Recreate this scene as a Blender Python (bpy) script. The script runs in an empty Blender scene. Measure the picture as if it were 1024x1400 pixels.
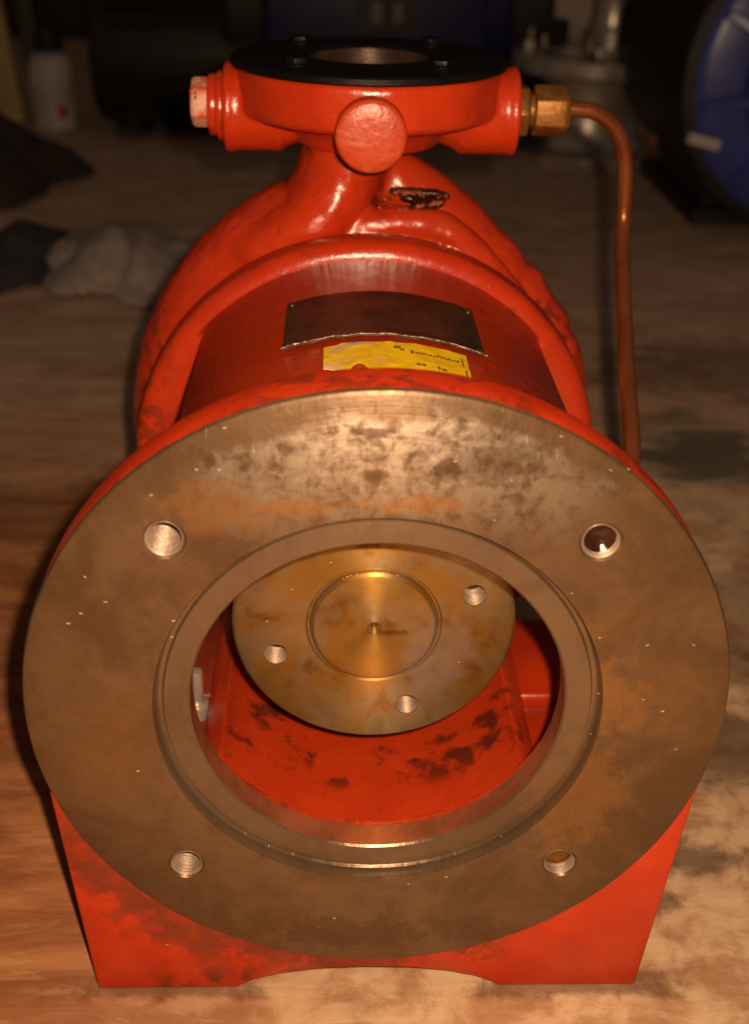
import bpy, bmesh, math, random
from mathutils import Vector, Matrix, noise as mnoise

S = 0.001                       # everything below is written in millimetres
scene = bpy.context.scene
sin, cos, pi, rad = math.sin, math.cos, math.pi, math.radians
rnd = random.Random(7)

# ------------------------------------------------------------------ camera
CAM = Vector((-13.94, -276.06, 217.17))
RGT = Vector((0.99934, -0.02815, 0.02291))
UPV = Vector((-0.00661, 0.47931, 0.87762))
FWD = Vector((0.03569, 0.87719, -0.47881))
FLOOR = -115.0
cd = bpy.data.cameras.new('camera')
cd.sensor_fit = 'VERTICAL'
cd.sensor_height = 36.0
cd.lens = 1650.0 / 1400.0 * 36.0
cd.clip_start = 0.01
cd.clip_end = 50
cd.dof.use_dof = True
cd.dof.focus_distance = 0.372
cd.dof.aperture_fstop = 42.43 / 4.0
cam = bpy.data.objects.new('camera', cd)
scene.collection.objects.link(cam)
m = Matrix.Identity(4)
for i, v in enumerate((RGT, UPV, -FWD)):
    for k in range(3):
        m[k][i] = v[k]
m.translation = CAM * S
cam.matrix_world = m
scene.camera = cam

# ------------------------------------------------------------------ light: a phone flash in a dark workshop
world = bpy.data.worlds.new('World')
scene.world = world
world.use_nodes = True
bg = world.node_tree.nodes['Background']
bg.inputs['Color'].default_value = (1.0, 0.66, 0.50, 1)
bg.inputs['Strength'].default_value = 0.055
ld = bpy.data.lights.new('phone_flash', 'POINT')
ld.energy = 10.2
ld.color = (1.0, 0.68, 0.43)
ld.shadow_soft_size = 0.0035
lo = bpy.data.objects.new('phone_flash', ld)
scene.collection.objects.link(lo)
lo.location = (CAM + RGT * 13 + UPV * 11) * S
scene.view_settings.view_transform = 'Standard'
scene.view_settings.look = 'None'
scene.view_settings.exposure = 0.0
scene.view_settings.gamma = 1.0

# ------------------------------------------------------------------ node helpers
class NT:
    def __init__(s, name):
        s.mat = bpy.data.materials.new(name)
        s.mat.use_nodes = True
        s.t = s.mat.node_tree
        s.p = s.t.nodes['Principled BSDF']
        s.co = s.n('ShaderNodeTexCoord').outputs['Object']
    def n(s, kind, **kw):
        nd = s.t.nodes.new(kind)
        for k, v in kw.items():
            setattr(nd, k, v)
        return nd
    def link(s, a, b):
        if isinstance(a, (int, float)):
            b.default_value = a
        elif isinstance(a, tuple):
            b.default_value = a if len(a) == len(b.default_value) else a + (1,)
        else:
            s.t.links.new(a, b)
    def set(s, name, v):
        s.link(v, s.p.inputs[name])
    def math(s, op, a, b=0.0, c=None):
        nd = s.n('ShaderNodeMath', operation=op)
        s.link(a, nd.inputs[0]); s.link(b, nd.inputs[1])
        if c is not None: s.link(c, nd.inputs[2])
        return nd.outputs[0]
    def mapv(s, scale=(1, 1, 1), loc=(0, 0, 0), rot=(0, 0, 0)):
        nd = s.n('ShaderNodeMapping')
        s.link(s.co, nd.inputs['Vector'])
        nd.inputs['Scale'].default_value = scale
        nd.inputs['Location'].default_value = loc
        nd.inputs['Rotation'].default_value = rot
        return nd.outputs[0]
    def noise(s, scale, detail=5, rough=0.55, vec=None, dist=0.0):
        nd = s.n('ShaderNodeTexNoise')
        s.link(vec if vec is not None else s.co, nd.inputs['Vector'])
        nd.inputs['Scale'].default_value = scale
        nd.inputs['Detail'].default_value = detail
        nd.inputs['Roughness'].default_value = rough
        nd.inputs['Distortion'].default_value = dist
        return nd.outputs['Fac']
    def ramp(s, v, lo, hi, a=0.0, b=1.0):
        nd = s.n('ShaderNodeMapRange', interpolation_type='SMOOTHSTEP')
        s.link(v, nd.inputs['Value'])
        for k, x in zip(('From Min', 'From Max', 'To Min', 'To Max'), (lo, hi, a, b)):
            nd.inputs[k].default_value = x
        return nd.outputs['Result']
    def mix(s, f, a, b):
        nd = s.n('ShaderNodeMix', data_type='RGBA')
        s.link(f, nd.inputs['Factor'])
        s.link(a, nd.inputs['A'] if False else nd.inputs[6]); s.link(b, nd.inputs[7])
        return nd.outputs[2]
    def xyz(s):
        nd = s.n('ShaderNodeSeparateXYZ')
        s.link(s.co, nd.inputs[0])
        return nd.outputs
    def bump(s, h, strength, dist=0.001):
        nd = s.n('ShaderNodeBump')
        nd.inputs['Strength'].default_value = strength
        nd.inputs['Distance'].default_value = dist
        s.link(h, nd.inputs['Height'])
        s.link(nd.outputs['Normal'], s.p.inputs['Normal'])
    def spot(s, x, z, rx, rz, wob, amp=0.7):
        """soft-edged stain of its own shape in the x-z plane (mm)"""
        o = s.xyz()
        a = s.math('DIVIDE', s.math('SUBTRACT', o[0], x * S), rx * S)
        b = s.math('DIVIDE', s.math('SUBTRACT', o[2], z * S), rz * S)
        d = s.math('SQRT', s.math('ADD', s.math('MULTIPLY', a, a), s.math('MULTIPLY', b, b)))
        d = s.math('ADD', d, s.math('MULTIPLY', s.math('SUBTRACT', wob, 0.5), amp * 4))
        return s.ramp(d, 0.6, 1.15, 1.0, 0.0)
    def radius(s, a=0, b=2):
        o = s.xyz()
        return s.math('SQRT', s.math('ADD', s.math('MULTIPLY', o[a], o[a]), s.math('MULTIPLY', o[b], o[b])))

RED = (0.49, 0.037, 0.006)
GRIME = (0.030, 0.013, 0.006)

def red_paint(name, grime=0.60, fine=0.68, rough=0.30, seed=0.0, extra=None, gcol=GRIME, fil=0.25, red=RED, red2=(0.42, 0.027, 0.005)):
    n = NT(name)
    v = n.mapv(loc=(seed, seed * 1.7, -seed))
    big = n.noise(34, 6, 0.62, v, 0.4)
    mid = n.noise(130, 5, 0.6, v, 0.3)
    sp = n.noise(420, 3, 0.5, v)
    g = n.math('ADD', n.math('MULTIPLY', big, 0.72), n.math('MULTIPLY', mid, 0.28))
    gm = n.ramp(g, grime - 0.02, grime + 0.10)
    sm = n.ramp(sp, fine, fine + 0.05)
    dirt = n.math('MAXIMUM', n.math('MULTIPLY', gm, 0.86), n.math('MULTIPLY', sm, 0.55))
    if extra: dirt = n.math('MAXIMUM', dirt, extra(n, mid, big))
    tone = n.ramp(n.noise(60, 4, 0.5, v), 0.3, 0.7)
    c = n.mix(tone, red2, red)
    film = n.ramp(n.noise(22, 5, 0.6, v, 0.5), 0.50, 0.74, 0.0, fil)
    c = n.mix(film, c, (0.24, 0.030, 0.009))
    c = n.mix(dirt, c, gcol)
    n.set('Base Color', c)
    r = n.math('ADD', rough, n.math('MULTIPLY', dirt, 0.25))
    r = n.math('ADD', r, n.math('MULTIPLY', n.math('SUBTRACT', mid, 0.5), 0.22))
    n.set('Roughness', r)
    n.set('Specular IOR Level', 0.55)
    h = n.math('ADD', n.math('MULTIPLY', n.noise(210, 3, 0.5, v), 0.5), n.math('MULTIPLY', n.noise(900, 3, 0.6, v), 0.16))
    h = n.math('SUBTRACT', h, n.math('MULTIPLY', dirt, 0.25))
    n.bump(h, 0.40, 0.0012)
    return n.mat

def plain(name, col, rough=0.5, metal=0.0, var=0.25, scale=60, bump=0.2, dark=None):
    n = NT(name)
    f = n.ramp(n.noise(scale, 5, 0.6), 0.35, 0.68)
    d = dark if dark else tuple(c * (1 - var) for c in col)
    n.set('Base Color', n.mix(f, d, col))
    n.set('Roughness', n.math('ADD', rough - 0.06, n.math('MULTIPLY', n.noise(scale * 2.3, 4), 0.12)))
    n.set('Metallic', metal)
    n.bump(n.noise(scale * 4, 4), bump, 0.0008)
    return n.mat

# -- machined face of the flange: brown oily iron
def iron_face():
    n = NT('oily_machined_iron')
    o = n.xyz()
    w1 = n.noise(120, 8, 0.72, None, 0.3)
    w2 = n.noise(34, 8, 0.70, n.mapv(loc=(.3, .1, .7)), 0.5)
    w3 = n.noise(320, 4, 0.6)
    r = n.radius()
    base = n.mix(n.ramp(w2, 0.36, 0.66), (0.112, 0.064, 0.031), (0.166, 0.102, 0.053))
    base = n.mix(n.ramp(w1, 0.52, 0.76, 0.0, 0.30), base, (0.130, 0.062, 0.030))
    # reddish-brown oxide, ochre oil tint
    base = n.mix(n.ramp(n.noise(17, 5, 0.6, n.mapv(loc=(2.1, 0, 1.3)), 0.8), 0.52, 0.74, 0.0, 0.50), base, (0.235, 0.118, 0.030))
    # mottled pale metal on the upper part, with the flash highlight painted in
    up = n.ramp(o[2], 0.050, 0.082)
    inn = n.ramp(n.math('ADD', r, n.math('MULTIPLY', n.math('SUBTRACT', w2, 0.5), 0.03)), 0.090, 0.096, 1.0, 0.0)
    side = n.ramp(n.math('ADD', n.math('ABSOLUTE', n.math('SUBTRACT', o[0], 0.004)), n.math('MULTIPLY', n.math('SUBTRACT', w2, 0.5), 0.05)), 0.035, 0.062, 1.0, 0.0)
    bare_glow = n.math('MULTIPLY', n.math('MULTIPLY', up, inn), side)
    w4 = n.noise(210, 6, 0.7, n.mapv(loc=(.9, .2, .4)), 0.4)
    bare_glow = n.math('MULTIPLY', bare_glow, n.ramp(n.math('ADD', n.math('MULTIPLY', w1, .45), n.math('MULTIPLY', w4, .55)), 0.40, 0.56))
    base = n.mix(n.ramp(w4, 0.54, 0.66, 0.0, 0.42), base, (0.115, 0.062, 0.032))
    base = n.mix(n.math('MULTIPLY', bare_glow, 0.75), base, (0.44, 0.37, 0.285))
    # stains
    for (x, z, rx, rz, k, a) in ((-3, 89.3, 7.0, 1.7, .8, .5), (-43, 55, 9, 6, .45, .9), (-53, 21, 10, 9, .3, .9), (-66, 44, 8, 5, .25, .9),
                            (27, 80, 13, 7, .42, 1.0), (-8, -88, 26, 7, .5, 1.0), (30, -86, 16, 6, .4, 1.0), (-3, 77.5, 5, 1.2, .4, .6), (-30, -82, 14, 8, .35, 1.0)):
        base = n.mix(n.math('MULTIPLY', n.spot(x, z, rx, rz, w1, a), k), base, (0.085, 0.040, 0.022))
    for (x, z, rx, rz, k) in ((9, 69, 14, 3, .55), (-44, 68, 16, 9, .35), (66, 6, 10, 13, .35), (-24, 68, 12, 3, .5), (60, -30, 16, 22, .3)):
        base = n.mix(n.math('MULTIPLY', n.spot(x, z, rx, rz, w1, 0.8), k), base, (0.34, 0.15, 0.028))
    ledge = n.ramp(r, 0.0640, 0.0646, 1.0, 0.0)
    base = n.mix(n.math('MULTIPLY', ledge, n.ramp(w2, .3, .7, .35, .75)), base, (0.185, 0.128, 0.082))
    n.set('Base Color', base)
    n.set('Metallic', n.math('ADD', 0.50, n.math('MULTIPLY', bare_glow, 0.30)))
    ro = n.math('ADD', 0.40, n.math('MULTIPLY', n.math('SUBTRACT', w4, 0.5), 0.50))
    ro = n.math('SUBTRACT', ro, n.math('MULTIPLY', n.math('SUBTRACT', w3, 0.5), 0.18))
    ro = n.math('SUBTRACT', ro, n.math('MULTIPLY', n.ramp(r, 0.0648, 0.0662, 1.0, 0.0), 0.13))
    n.set('Roughness', ro)
    n.set('Anisotropic', 0.6); n.set('Anisotropic Rotation', 0.25)
    tg = n.n('ShaderNodeTangent', direction_type='RADIAL', axis='Y')
    n.link(tg.outputs[0], n.p.inputs['Tangent'])
    # turning marks and scratches that run round the axis, plus pitting
    cmb = n.n('ShaderNodeCombineXYZ')
    n.link(n.math('MULTIPLY', r, 1500.0), cmb.inputs[0])
    n.link(n.math('MULTIPLY', n.math('ARCTAN2', o[0], o[2]), 1.6), cmb.inputs[1])
    turn = n.noise(1.0, 3, 0.6, cmb.outputs[0])
    sc = n.noise(1.0, 2, 0.5, n.mapv(scale=(900, 1, 90), rot=(0, 0.6, 0)))
    h = n.math('ADD', n.math('MULTIPLY', turn, 0.45), n.math('ADD', n.math('MULTIPLY', w3, 0.40), n.math('MULTIPLY', w1, 0.5)))
    h = n.math('SUBTRACT', h, n.math('MULTIPLY', n.ramp(sc, 0.66, 0.72), 0.35))
    n.bump(h, 0.34, 0.0007)
    return n.mat

def hub_metal():
    n = NT('oily_amber_hub_steel')
    w = n.noise(42, 5, 0.6, None, 0.5)
    w2 = n.noise(70, 5, 0.6, n.mapv(loc=(.4, 0, .2)), 0.5)
    c = n.mix(n.ramp(w, 0.40, 0.58), (0.36, 0.265, 0.140), (0.37, 0.215, 0.050))
    c = n.mix(n.ramp(w2, 0.50, 0.72, 0.0, 0.85), c, (0.24, 0.090, 0.014))
    c = n.mix(n.math('MULTIPLY', n.spot(22, -12, 12, 14, w, 0.6), 0.6), c, (0.42, 0.36, 0.30))
    c = n.mix(n.math('MULTIPLY', n.spot(5, -1.5, 5, 1.6, w2, 0.9), 0.55), c, (0.10, 0.035, 0.012))
    n.set('Base Color', c)
    n.set('Metallic', 0.80)
    n.set('Roughness', n.math('ADD', 0.43, n.math('MULTIPLY', n.math('SUBTRACT', w2, 0.5), 0.7)))
    n.set('Anisotropic', 0.72); n.set('Anisotropic Rotation', 0.25)
    tg = n.n('ShaderNodeTangent', direction_type='RADIAL', axis='Y')
    n.link(tg.outputs[0], n.p.inputs['Tangent'])
    r = n.radius()
    n.bump(w2, 0.2, 0.0006)
    return n.mat

def front_dirt(n, mid, big):
    o = n.xyz()
    r = n.math('ADD', n.radius(), n.math('MULTIPLY', n.math('SUBTRACT', big, 0.5), 0.055))
    r = n.math('ADD', r, n.math('MULTIPLY', n.math('SUBTRACT', mid, 0.5), 0.030))
    a = n.ramp(r, 0.106, 0.116, 1.0, 0.0)
    left = n.ramp(n.math('ADD', o[0], n.math('MULTIPLY', n.math('SUBTRACT', mid, 0.5), 0.06)), 0.002, 0.026, 1.0, 0.0)
    rr = n.ramp(r, 0.1005, 0.1045, 1.0, 0.0)
    lo_ = n.math('MULTIPLY', n.ramp(o[0], -0.078, -0.062), n.ramp(o[2], -0.112, -0.098, 1.0, 0.0))
    lo_ = n.math('MULTIPLY', lo_, n.math('MULTIPLY', left, n.ramp(mid, 0.40, 0.56)))
    d = n.math('MAXIMUM', n.math('MULTIPLY', a, left), n.math('MULTIPLY', rr, n.ramp(o[0], 0.03, 0.055, 1.0, 0.0)))
    d = n.math('MAXIMUM', d, lo_)
    return n.math('MULTIPLY', d, n.ramp(mid, 0.30, 0.55, 0.40, 0.72))

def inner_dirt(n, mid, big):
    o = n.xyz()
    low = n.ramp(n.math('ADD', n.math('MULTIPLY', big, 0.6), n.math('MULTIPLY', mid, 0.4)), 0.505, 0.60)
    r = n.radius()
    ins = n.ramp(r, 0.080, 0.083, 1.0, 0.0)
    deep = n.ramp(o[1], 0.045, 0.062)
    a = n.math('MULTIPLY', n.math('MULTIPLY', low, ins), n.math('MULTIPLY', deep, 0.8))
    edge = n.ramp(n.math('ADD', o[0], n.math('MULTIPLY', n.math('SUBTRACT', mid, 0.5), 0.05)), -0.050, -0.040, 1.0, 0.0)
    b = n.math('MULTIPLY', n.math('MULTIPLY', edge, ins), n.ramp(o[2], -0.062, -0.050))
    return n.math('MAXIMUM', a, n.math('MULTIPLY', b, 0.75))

def chips(n, mid, big):
    g = n.n('ShaderNodeNewGeometry')
    e = n.ramp(g.outputs['Pointiness'], 0.525, 0.57)
    a = n.math('MULTIPLY', e, n.math('MULTIPLY', n.ramp(mid, 0.47, 0.55), n.ramp(big, 0.44, 0.54, 0.0, 0.9)))
    o = n.xyz()                                   # knocked and dirty right-hand rim of the casing
    rim = n.math('MULTIPLY', n.ramp(o[0], 0.050, 0.072), n.math('MULTIPLY', n.ramp(o[1], 0.168, 0.178), n.ramp(o[2], 0.010, 0.03)))
    rim = n.math('MULTIPLY', rim, n.math('MULTIPLY', n.ramp(mid, 0.48, 0.58), n.ramp(big, 0.42, 0.55)))
    left = n.math('MULTIPLY', n.ramp(o[0], -0.085, -0.070, 1.0, 0.0), n.math('MULTIPLY', n.ramp(o[1], 0.154, 0.158), n.ramp(mid, 0.49, 0.57)))
    return n.math('MAXIMUM', a, n.math('MAXIMUM', n.math('MULTIPLY', rim, 0.65), n.math('MULTIPLY', left, 0.5)))

M = {}
M['red'] = red_paint('worn_red_paint', 0.59, 0.68, 0.25, 0.0, chips)
M['red_foot'] = red_paint('red_paint_foot', 0.66, 0.73, 0.30, 3.3, front_dirt, (0.060, 0.024, 0.010))
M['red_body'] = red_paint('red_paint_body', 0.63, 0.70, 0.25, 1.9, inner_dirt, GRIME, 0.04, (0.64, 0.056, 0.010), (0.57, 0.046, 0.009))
M['red_clean'] = red_paint('red_paint_discharge', 0.65, 0.71, 0.25, 5.1, chips)
M['iron'] = iron_face()
M['bore'] = plain('oily_red_bore_land', (0.40, 0.13, 0.065), 0.30, 0.45, 0.4, 60, 0.15)
M['hub'] = hub_metal()

def scuffed():
    n = NT('scuffed_pale_red_paint')
    f = n.ramp(n.noise(190, 6, 0.65), 0.40, 0.60)
    c = n.mix(f, (0.55, 0.10, 0.04), (0.62, 0.34, 0.24))
    c = n.mix(n.ramp(n.noise(500, 3), 0.66, 0.7), c, (0.08, 0.03, 0.02))
    n.set('Base Color', c); n.set('Roughness', 0.55)
    n.bump(n.noise(600, 4), 0.3, 0.0006)
    return n.mat
M['scuffed'] = scuffed()

def boss_mat():
    n = NT('red_paint_boss_rubbed')
    w = n.noise(150, 6, 0.65, None, 0.8)
    sc = n.ramp(n.noise(60, 6, 0.7, n.mapv(scale=(1, 1, 2.4), rot=(0, .5, 0)), 1.2), 0.52, 0.66, 0.0, 0.55)
    c = n.mix(n.ramp(w, .3, .7), (0.42, 0.040, 0.009), (0.50, 0.060, 0.014))
    c = n.mix(sc, c, (0.50, 0.17, 0.085))
    n.set('Base Color', c); n.set('Roughness', n.math('ADD', 0.36, n.math('MULTIPLY', sc, 0.3)))
    n.bump(n.noise(320, 4), 0.35, 0.0008)
    return n.mat
M['boss'] = boss_mat()
M['brass'] = plain('dull_brass', (0.30, 0.125, 0.025), 0.45, 0.55, 0.35, 140, 0.25)
M['copper'] = plain('tarnished_copper', (0.30, 0.090, 0.032), 0.36, 0.6, 0.30, 60, 0.06)
M['steel'] = plain('grey_steel', (0.42, 0.37, 0.31), 0.34, 0.9, 0.35, 90, 0.2)
M['thread'] = plain('oily_thread_steel', (0.34, 0.25, 0.18), 0.45, 0.35, 0.3, 260, 0.2)
M['black'] = plain('black_enamel', (0.005, 0.004, 0.0035), 0.42, 0.0, 0.4, 70, 0.2)
M['black'].node_tree.nodes['Principled BSDF'].inputs['Specular IOR Level'].default_value = 0.22
M['blackmatt'] = plain('black_dusty_iron', (0.012, 0.008, 0.006), 0.6, 0.0, 0.5, 25, 0.4)
M['plate'] = plain('tarnished_nameplate', (0.125, 0.066, 0.040), 0.36, 0.6, 0.45, 90, 0.3)
M['tar'] = plain('black_glossy_sealant', (0.018, 0.010, 0.007), 0.16, 0.0, 0.4, 200, 0.8)
M['studgloss'] = plain('oily_stud_rust', (0.060, 0.022, 0.013), 0.16, 0.25, 0.6, 160, 0.2)
M['glintbead'] = plain('red_glint_bead', (0.34, 0.10, 0.06), 0.12, 0.3, 0.3, 200, 0.0)
M['glint_edge'] = plain('bright_glint_edge', (0.36, 0.24, 0.17), 0.34, 0.7, 0.75, 300, 0.5)
M['rust_gloss_shade'] = plain('glossy_rust_and_shade', (0.075, 0.020, 0.011), 0.12, 0.2, 0.6, 160, 0.6)
M['blue'] = plain('navy_blue_enamel', (0.050, 0.075, 0.36), 0.30, 0.0, 0.35, 12, 0.15)
M['throat'] = plain('oily_throat_iron', (0.085, 0.052, 0.034), 0.35, 0.6, 0.4, 90, 0.2)
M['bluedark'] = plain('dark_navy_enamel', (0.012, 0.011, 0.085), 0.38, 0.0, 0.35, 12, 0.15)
M['whiteplate'] = plain('pale_label', (0.55, 0.50, 0.47), 0.5, 0.0, 0.2, 90, 0.1)
M['greylabel'] = plain('grey_print', (0.16, 0.14, 0.14), 0.6, 0.0, 0.2, 60, 0.1)
M['white'] = plain('dirty_white_plastic', (0.52, 0.47, 0.43), 0.5, 0.0, 0.35, 30, 0.15)
M['redcap'] = plain('red_plastic', (0.45, 0.03, 0.03), 0.45, 0.0, 0.2, 60, 0.1)
M['darkred'] = plain('dark_red_paint', (0.16, 0.010, 0.014), 0.5, 0.0, 0.3, 30, 0.1)
M['rag'] = plain('grey_rag_cloth', (0.46, 0.375, 0.32), 0.95, 0.0, 0.4, 30, 0.6)
M['darkcloth'] = plain('dark_brown_cloth', (0.040, 0.026, 0.017), 0.95, 0.0, 0.5, 25, 0.6)
M['navycloth'] = plain('dark_slate_cloth', (0.040, 0.038, 0.042), 0.95, 0.0, 0.5, 25, 0.6)
M['palecloth'] = plain('pale_sack_cloth', (0.72, 0.60, 0.50), 0.9, 0.0, 0.35, 12, 0.6)
M['plank'] = plain('yellowed_plank', (0.52, 0.38, 0.17), 0.7, 0.0, 0.35, 10, 0.4)
M['greypost'] = plain('grey_green_steel', (0.085, 0.080, 0.060), 0.6, 0.3, 0.4, 10, 0.3)
M['dullsteel'] = plain('added_stub_dull_steel', (0.60, 0.53, 0.45), 0.32, 0.6, 0.4, 22, 0.3)
M['glint_flecks'] = plain('bright_glint_fleck', (0.62, 0.48, 0.30), 0.4, 0.2, 0.1, 500, 0.0)

def sticker_mat():
    n = NT('torn_yellow_sticker')
    o = n.xyz()
    w = n.noise(130, 6, 0.65, None, 0.7)
    c = n.mix(n.ramp(n.noise(80, 4), .35, .7), (0.84, 0.52, 0.003), (0.92, 0.64, 0.004))
    left = n.ramp(n.math('ADD', o[0], n.math('MULTIPLY', n.math('SUBTRACT', w, .5), 0.035)), -0.001, 0.007, 1.0, 0.0)
    c = n.mix(n.math('MULTIPLY', left, n.ramp(w, .50, .58)), c, (0.62, 0.45, 0.26))
    c = n.mix(n.math('MULTIPLY', n.ramp(o[0], -0.014, -0.010, 1.0, 0.0), n.ramp(n.math('SUBTRACT', o[1], n.math('MULTIPLY', o[0], 0.6)), 0.062, 0.066, 1.0, 0.0)), c, (0.86, 0.62, 0.26))
    wear = n.ramp(n.noise(260, 4, .6), .62, .68, 0, .7)
    c = n.mix(n.math('MULTIPLY', wear, .6), c, (0.40, 0.18, 0.02))
    n.set('Base Color', c); n.set('Roughness', 0.45)
    n.bump(w, 0.5, 0.0008)
    return n.mat
M['sticker'] = sticker_mat()
M['ink'] = plain('faded_black_print', (0.26, 0.14, 0.006), 0.6, 0.0, 0.4, 600, 0.0)

def floor_mat():
    n = NT('worn_oily_wood')
    o = n.xyz()
    grain = n.noise(16, 8, 0.62, n.mapv(scale=(0.62, 2.0, 1)), 1.4)
    fine = n.noise(60, 6, 0.65, n.mapv(scale=(0.40, 2.2, 1)), 1.0)
    pat = n.noise(5.5, 6, 0.6, n.mapv(scale=(0.8, 1.6, 1), loc=(1.7, .3, 0)), 0.5)
    mot = n.noise(55, 6, 0.66, n.mapv(scale=(1, 1.0, 1)), 0.4)
    c = n.mix(n.ramp(grain, .32, .68), (0.265, 0.090, 0.034), (0.46, 0.196, 0.080))
    c = n.mix(n.ramp(fine, .50, .66, 0, .42), c, (0.16, 0.066, 0.028))
    c = n.mix(n.ramp(fine, .34, .44, .5, 0), c, (0.52, 0.30, 0.14))
    # dusty pale area towards the right and under the pump
    dx = n.math('ADD', n.math('MULTIPLY', o[0], 1.0), n.math('MULTIPLY', o[1], -0.30))
    dust = n.ramp(n.math('ADD', dx, n.math('MULTIPLY', n.math('SUBTRACT', pat, .5), 0.25)), -0.12, 0.06)
    near = n.ramp(o[1], 0.30, 0.75, 0.92, 0.35)
    dust = n.math('MULTIPLY', n.math('MULTIPLY', dust, near), n.ramp(mot, .30, .55, .45, .95))
    c = n.mix(dust, c, n.mix(n.ramp(mot, .35, .65), (0.48, 0.320, 0.185), (0.68, 0.49, 0.30)))
    far = n.math('MULTIPLY', n.ramp(n.math('ADD', o[1], n.math('MULTIPLY', n.math('SUBTRACT', pat, .5), .5)), 0.22, 0.62), n.ramp(mot, .25, .6, .55, .95))  # wood paled with distance to offset the flash falloff
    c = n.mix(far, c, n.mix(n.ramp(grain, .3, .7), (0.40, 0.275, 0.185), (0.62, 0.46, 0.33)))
    # oil stains
    for (x, y, rx, ry, k) in ((150, 125, 44, 26, .7), (122, 60, 28, 12, .7), (100, 38, 16, 7, .6), (205, 230, 70, 40, .4), (180, 180, 40, 14, .45), (-150, 330, 160, 35, .35),
                              (-210, 190, 120, 16, .35), (140, 10, 10, 5, .5), (165, 40, 14, 6, .5), (-180, 120, 60, 9, .4), (290, 560, 120, 60, .5), (-40, -20, 30, 4, .25)):
        a = n.math('DIVIDE', n.math('SUBTRACT', o[0], x * S), rx * S)
        b = n.math('DIVIDE', n.math('SUBTRACT', o[1], y * S), ry * S)
        d = n.math('SQRT', n.math('ADD', n.math('MULTIPLY', a, a), n.math('MULTIPLY', b, b)))
        d = n.math('ADD', d, n.math('MULTIPLY', n.math('SUBTRACT', n.math('ADD', n.math('MULTIPLY', mot, .5), n.math('MULTIPLY', pat, .5)), .5), 3.2))
        c = n.mix(n.ramp(d, .55, 1.2, k, 0.0), c, (0.060, 0.026, 0.014))
    a = n.math('ABSOLUTE', n.math('SUBTRACT', n.math('ABSOLUTE', o[0]), 0.067)); b = n.math('ABSOLUTE', n.math('SUBTRACT', o[1], 0.002))  # contact shade painted along the front edge of both foot pads
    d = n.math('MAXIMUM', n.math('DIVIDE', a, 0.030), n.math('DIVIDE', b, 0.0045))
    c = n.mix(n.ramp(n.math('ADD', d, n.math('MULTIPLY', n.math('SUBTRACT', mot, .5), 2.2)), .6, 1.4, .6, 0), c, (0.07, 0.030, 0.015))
    # old greenish paint smear
    a = n.math('DIVIDE', n.math('SUBTRACT', o[0], 0.222), 0.060)
    b = n.math('DIVIDE', n.math('SUBTRACT', o[1], 0.415), 0.050)
    d = n.math('ADD', n.math('SQRT', n.math('ADD', n.math('MULTIPLY', a, a), n.math('MULTIPLY', b, b))), n.math('MULTIPLY', n.math('SUBTRACT', grain, .5), 2.4))
    c = n.mix(n.ramp(d, .4, 1.3, .8, 0), c, (0.040, 0.062, 0.050))
    n.set('Base Color', c)
    n.set('Roughness', n.ramp(pat, .3, .7, .62, .85))
    n.set('Specular IOR Level', 0.25)
    h = n.math('ADD', n.math('MULTIPLY', fine, .7), n.math('MULTIPLY', mot, .5))
    n.bump(h, 0.45, 0.0018)
    return n.mat
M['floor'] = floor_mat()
M['wall'] = plain('dark_workshop_wall', (0.035, 0.022, 0.015), 0.9, 0.0, 0.5, 4, 0.3)

# ------------------------------------------------------------------ mesh helpers (mm)
class MB:
    def __init__(s): s.v = []; s.f = []; s.mi = []
    def add(s, vs, fs, mi=0):
        b = len(s.v)
        s.v += [tuple(p) for p in vs]
        for f in fs:
            s.f.append(tuple(b + i for i in f)); s.mi.append(mi)
        return s
    def mesh(s, name, mats, sharp=35, smooth=True):
        me = bpy.data.meshes.new(name)
        me.from_pydata([(x * S, y * S, z * S) for x, y, z in s.v], [], s.f)
        for mt in mats: me.materials.append(mt)
        for p, i in zip(me.polygons, s.mi): p.material_index = i
        bm = bmesh.new(); bm.from_mesh(me)
        bmesh.ops.remove_doubles(bm, verts=bm.verts, dist=1e-7)
        bmesh.ops.recalc_face_normals(bm, faces=bm.faces)
        bm.to_mesh(me); bm.free()
        finish(me, sharp, smooth)
        return me
def finish(me, sharp=35, smooth=True):
    me.polygons.foreach_set('use_smooth', [smooth] * len(me.polygons))
    if smooth: me.set_sharp_from_angle(angle=rad(sharp))
    me.update()

def link(name, me, parent=None):
    o = bpy.data.objects.new(name, me)
    scene.collection.objects.link(o)
    if parent: o.parent = parent
    return o
def build(mb, name, mats, parent=None, sharp=35, smooth=True):
    if not isinstance(mats, (list, tuple)): mats = [mats]
    return link(name, mb.mesh(name, mats, sharp, smooth), parent)
def thing(name, label, cat, loc=(0, 0, 0), group=None):
    o = bpy.data.objects.new(name, None)
    o.empty_display_size = 0.05
    scene.collection.objects.link(o)
    o.location = [c * S for c in loc]
    tag(o, label, cat, group)
    return o
def tag(o, label, cat, group=None):
    o['label'] = label; o['category'] = cat
    if group: o['group'] = group

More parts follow.
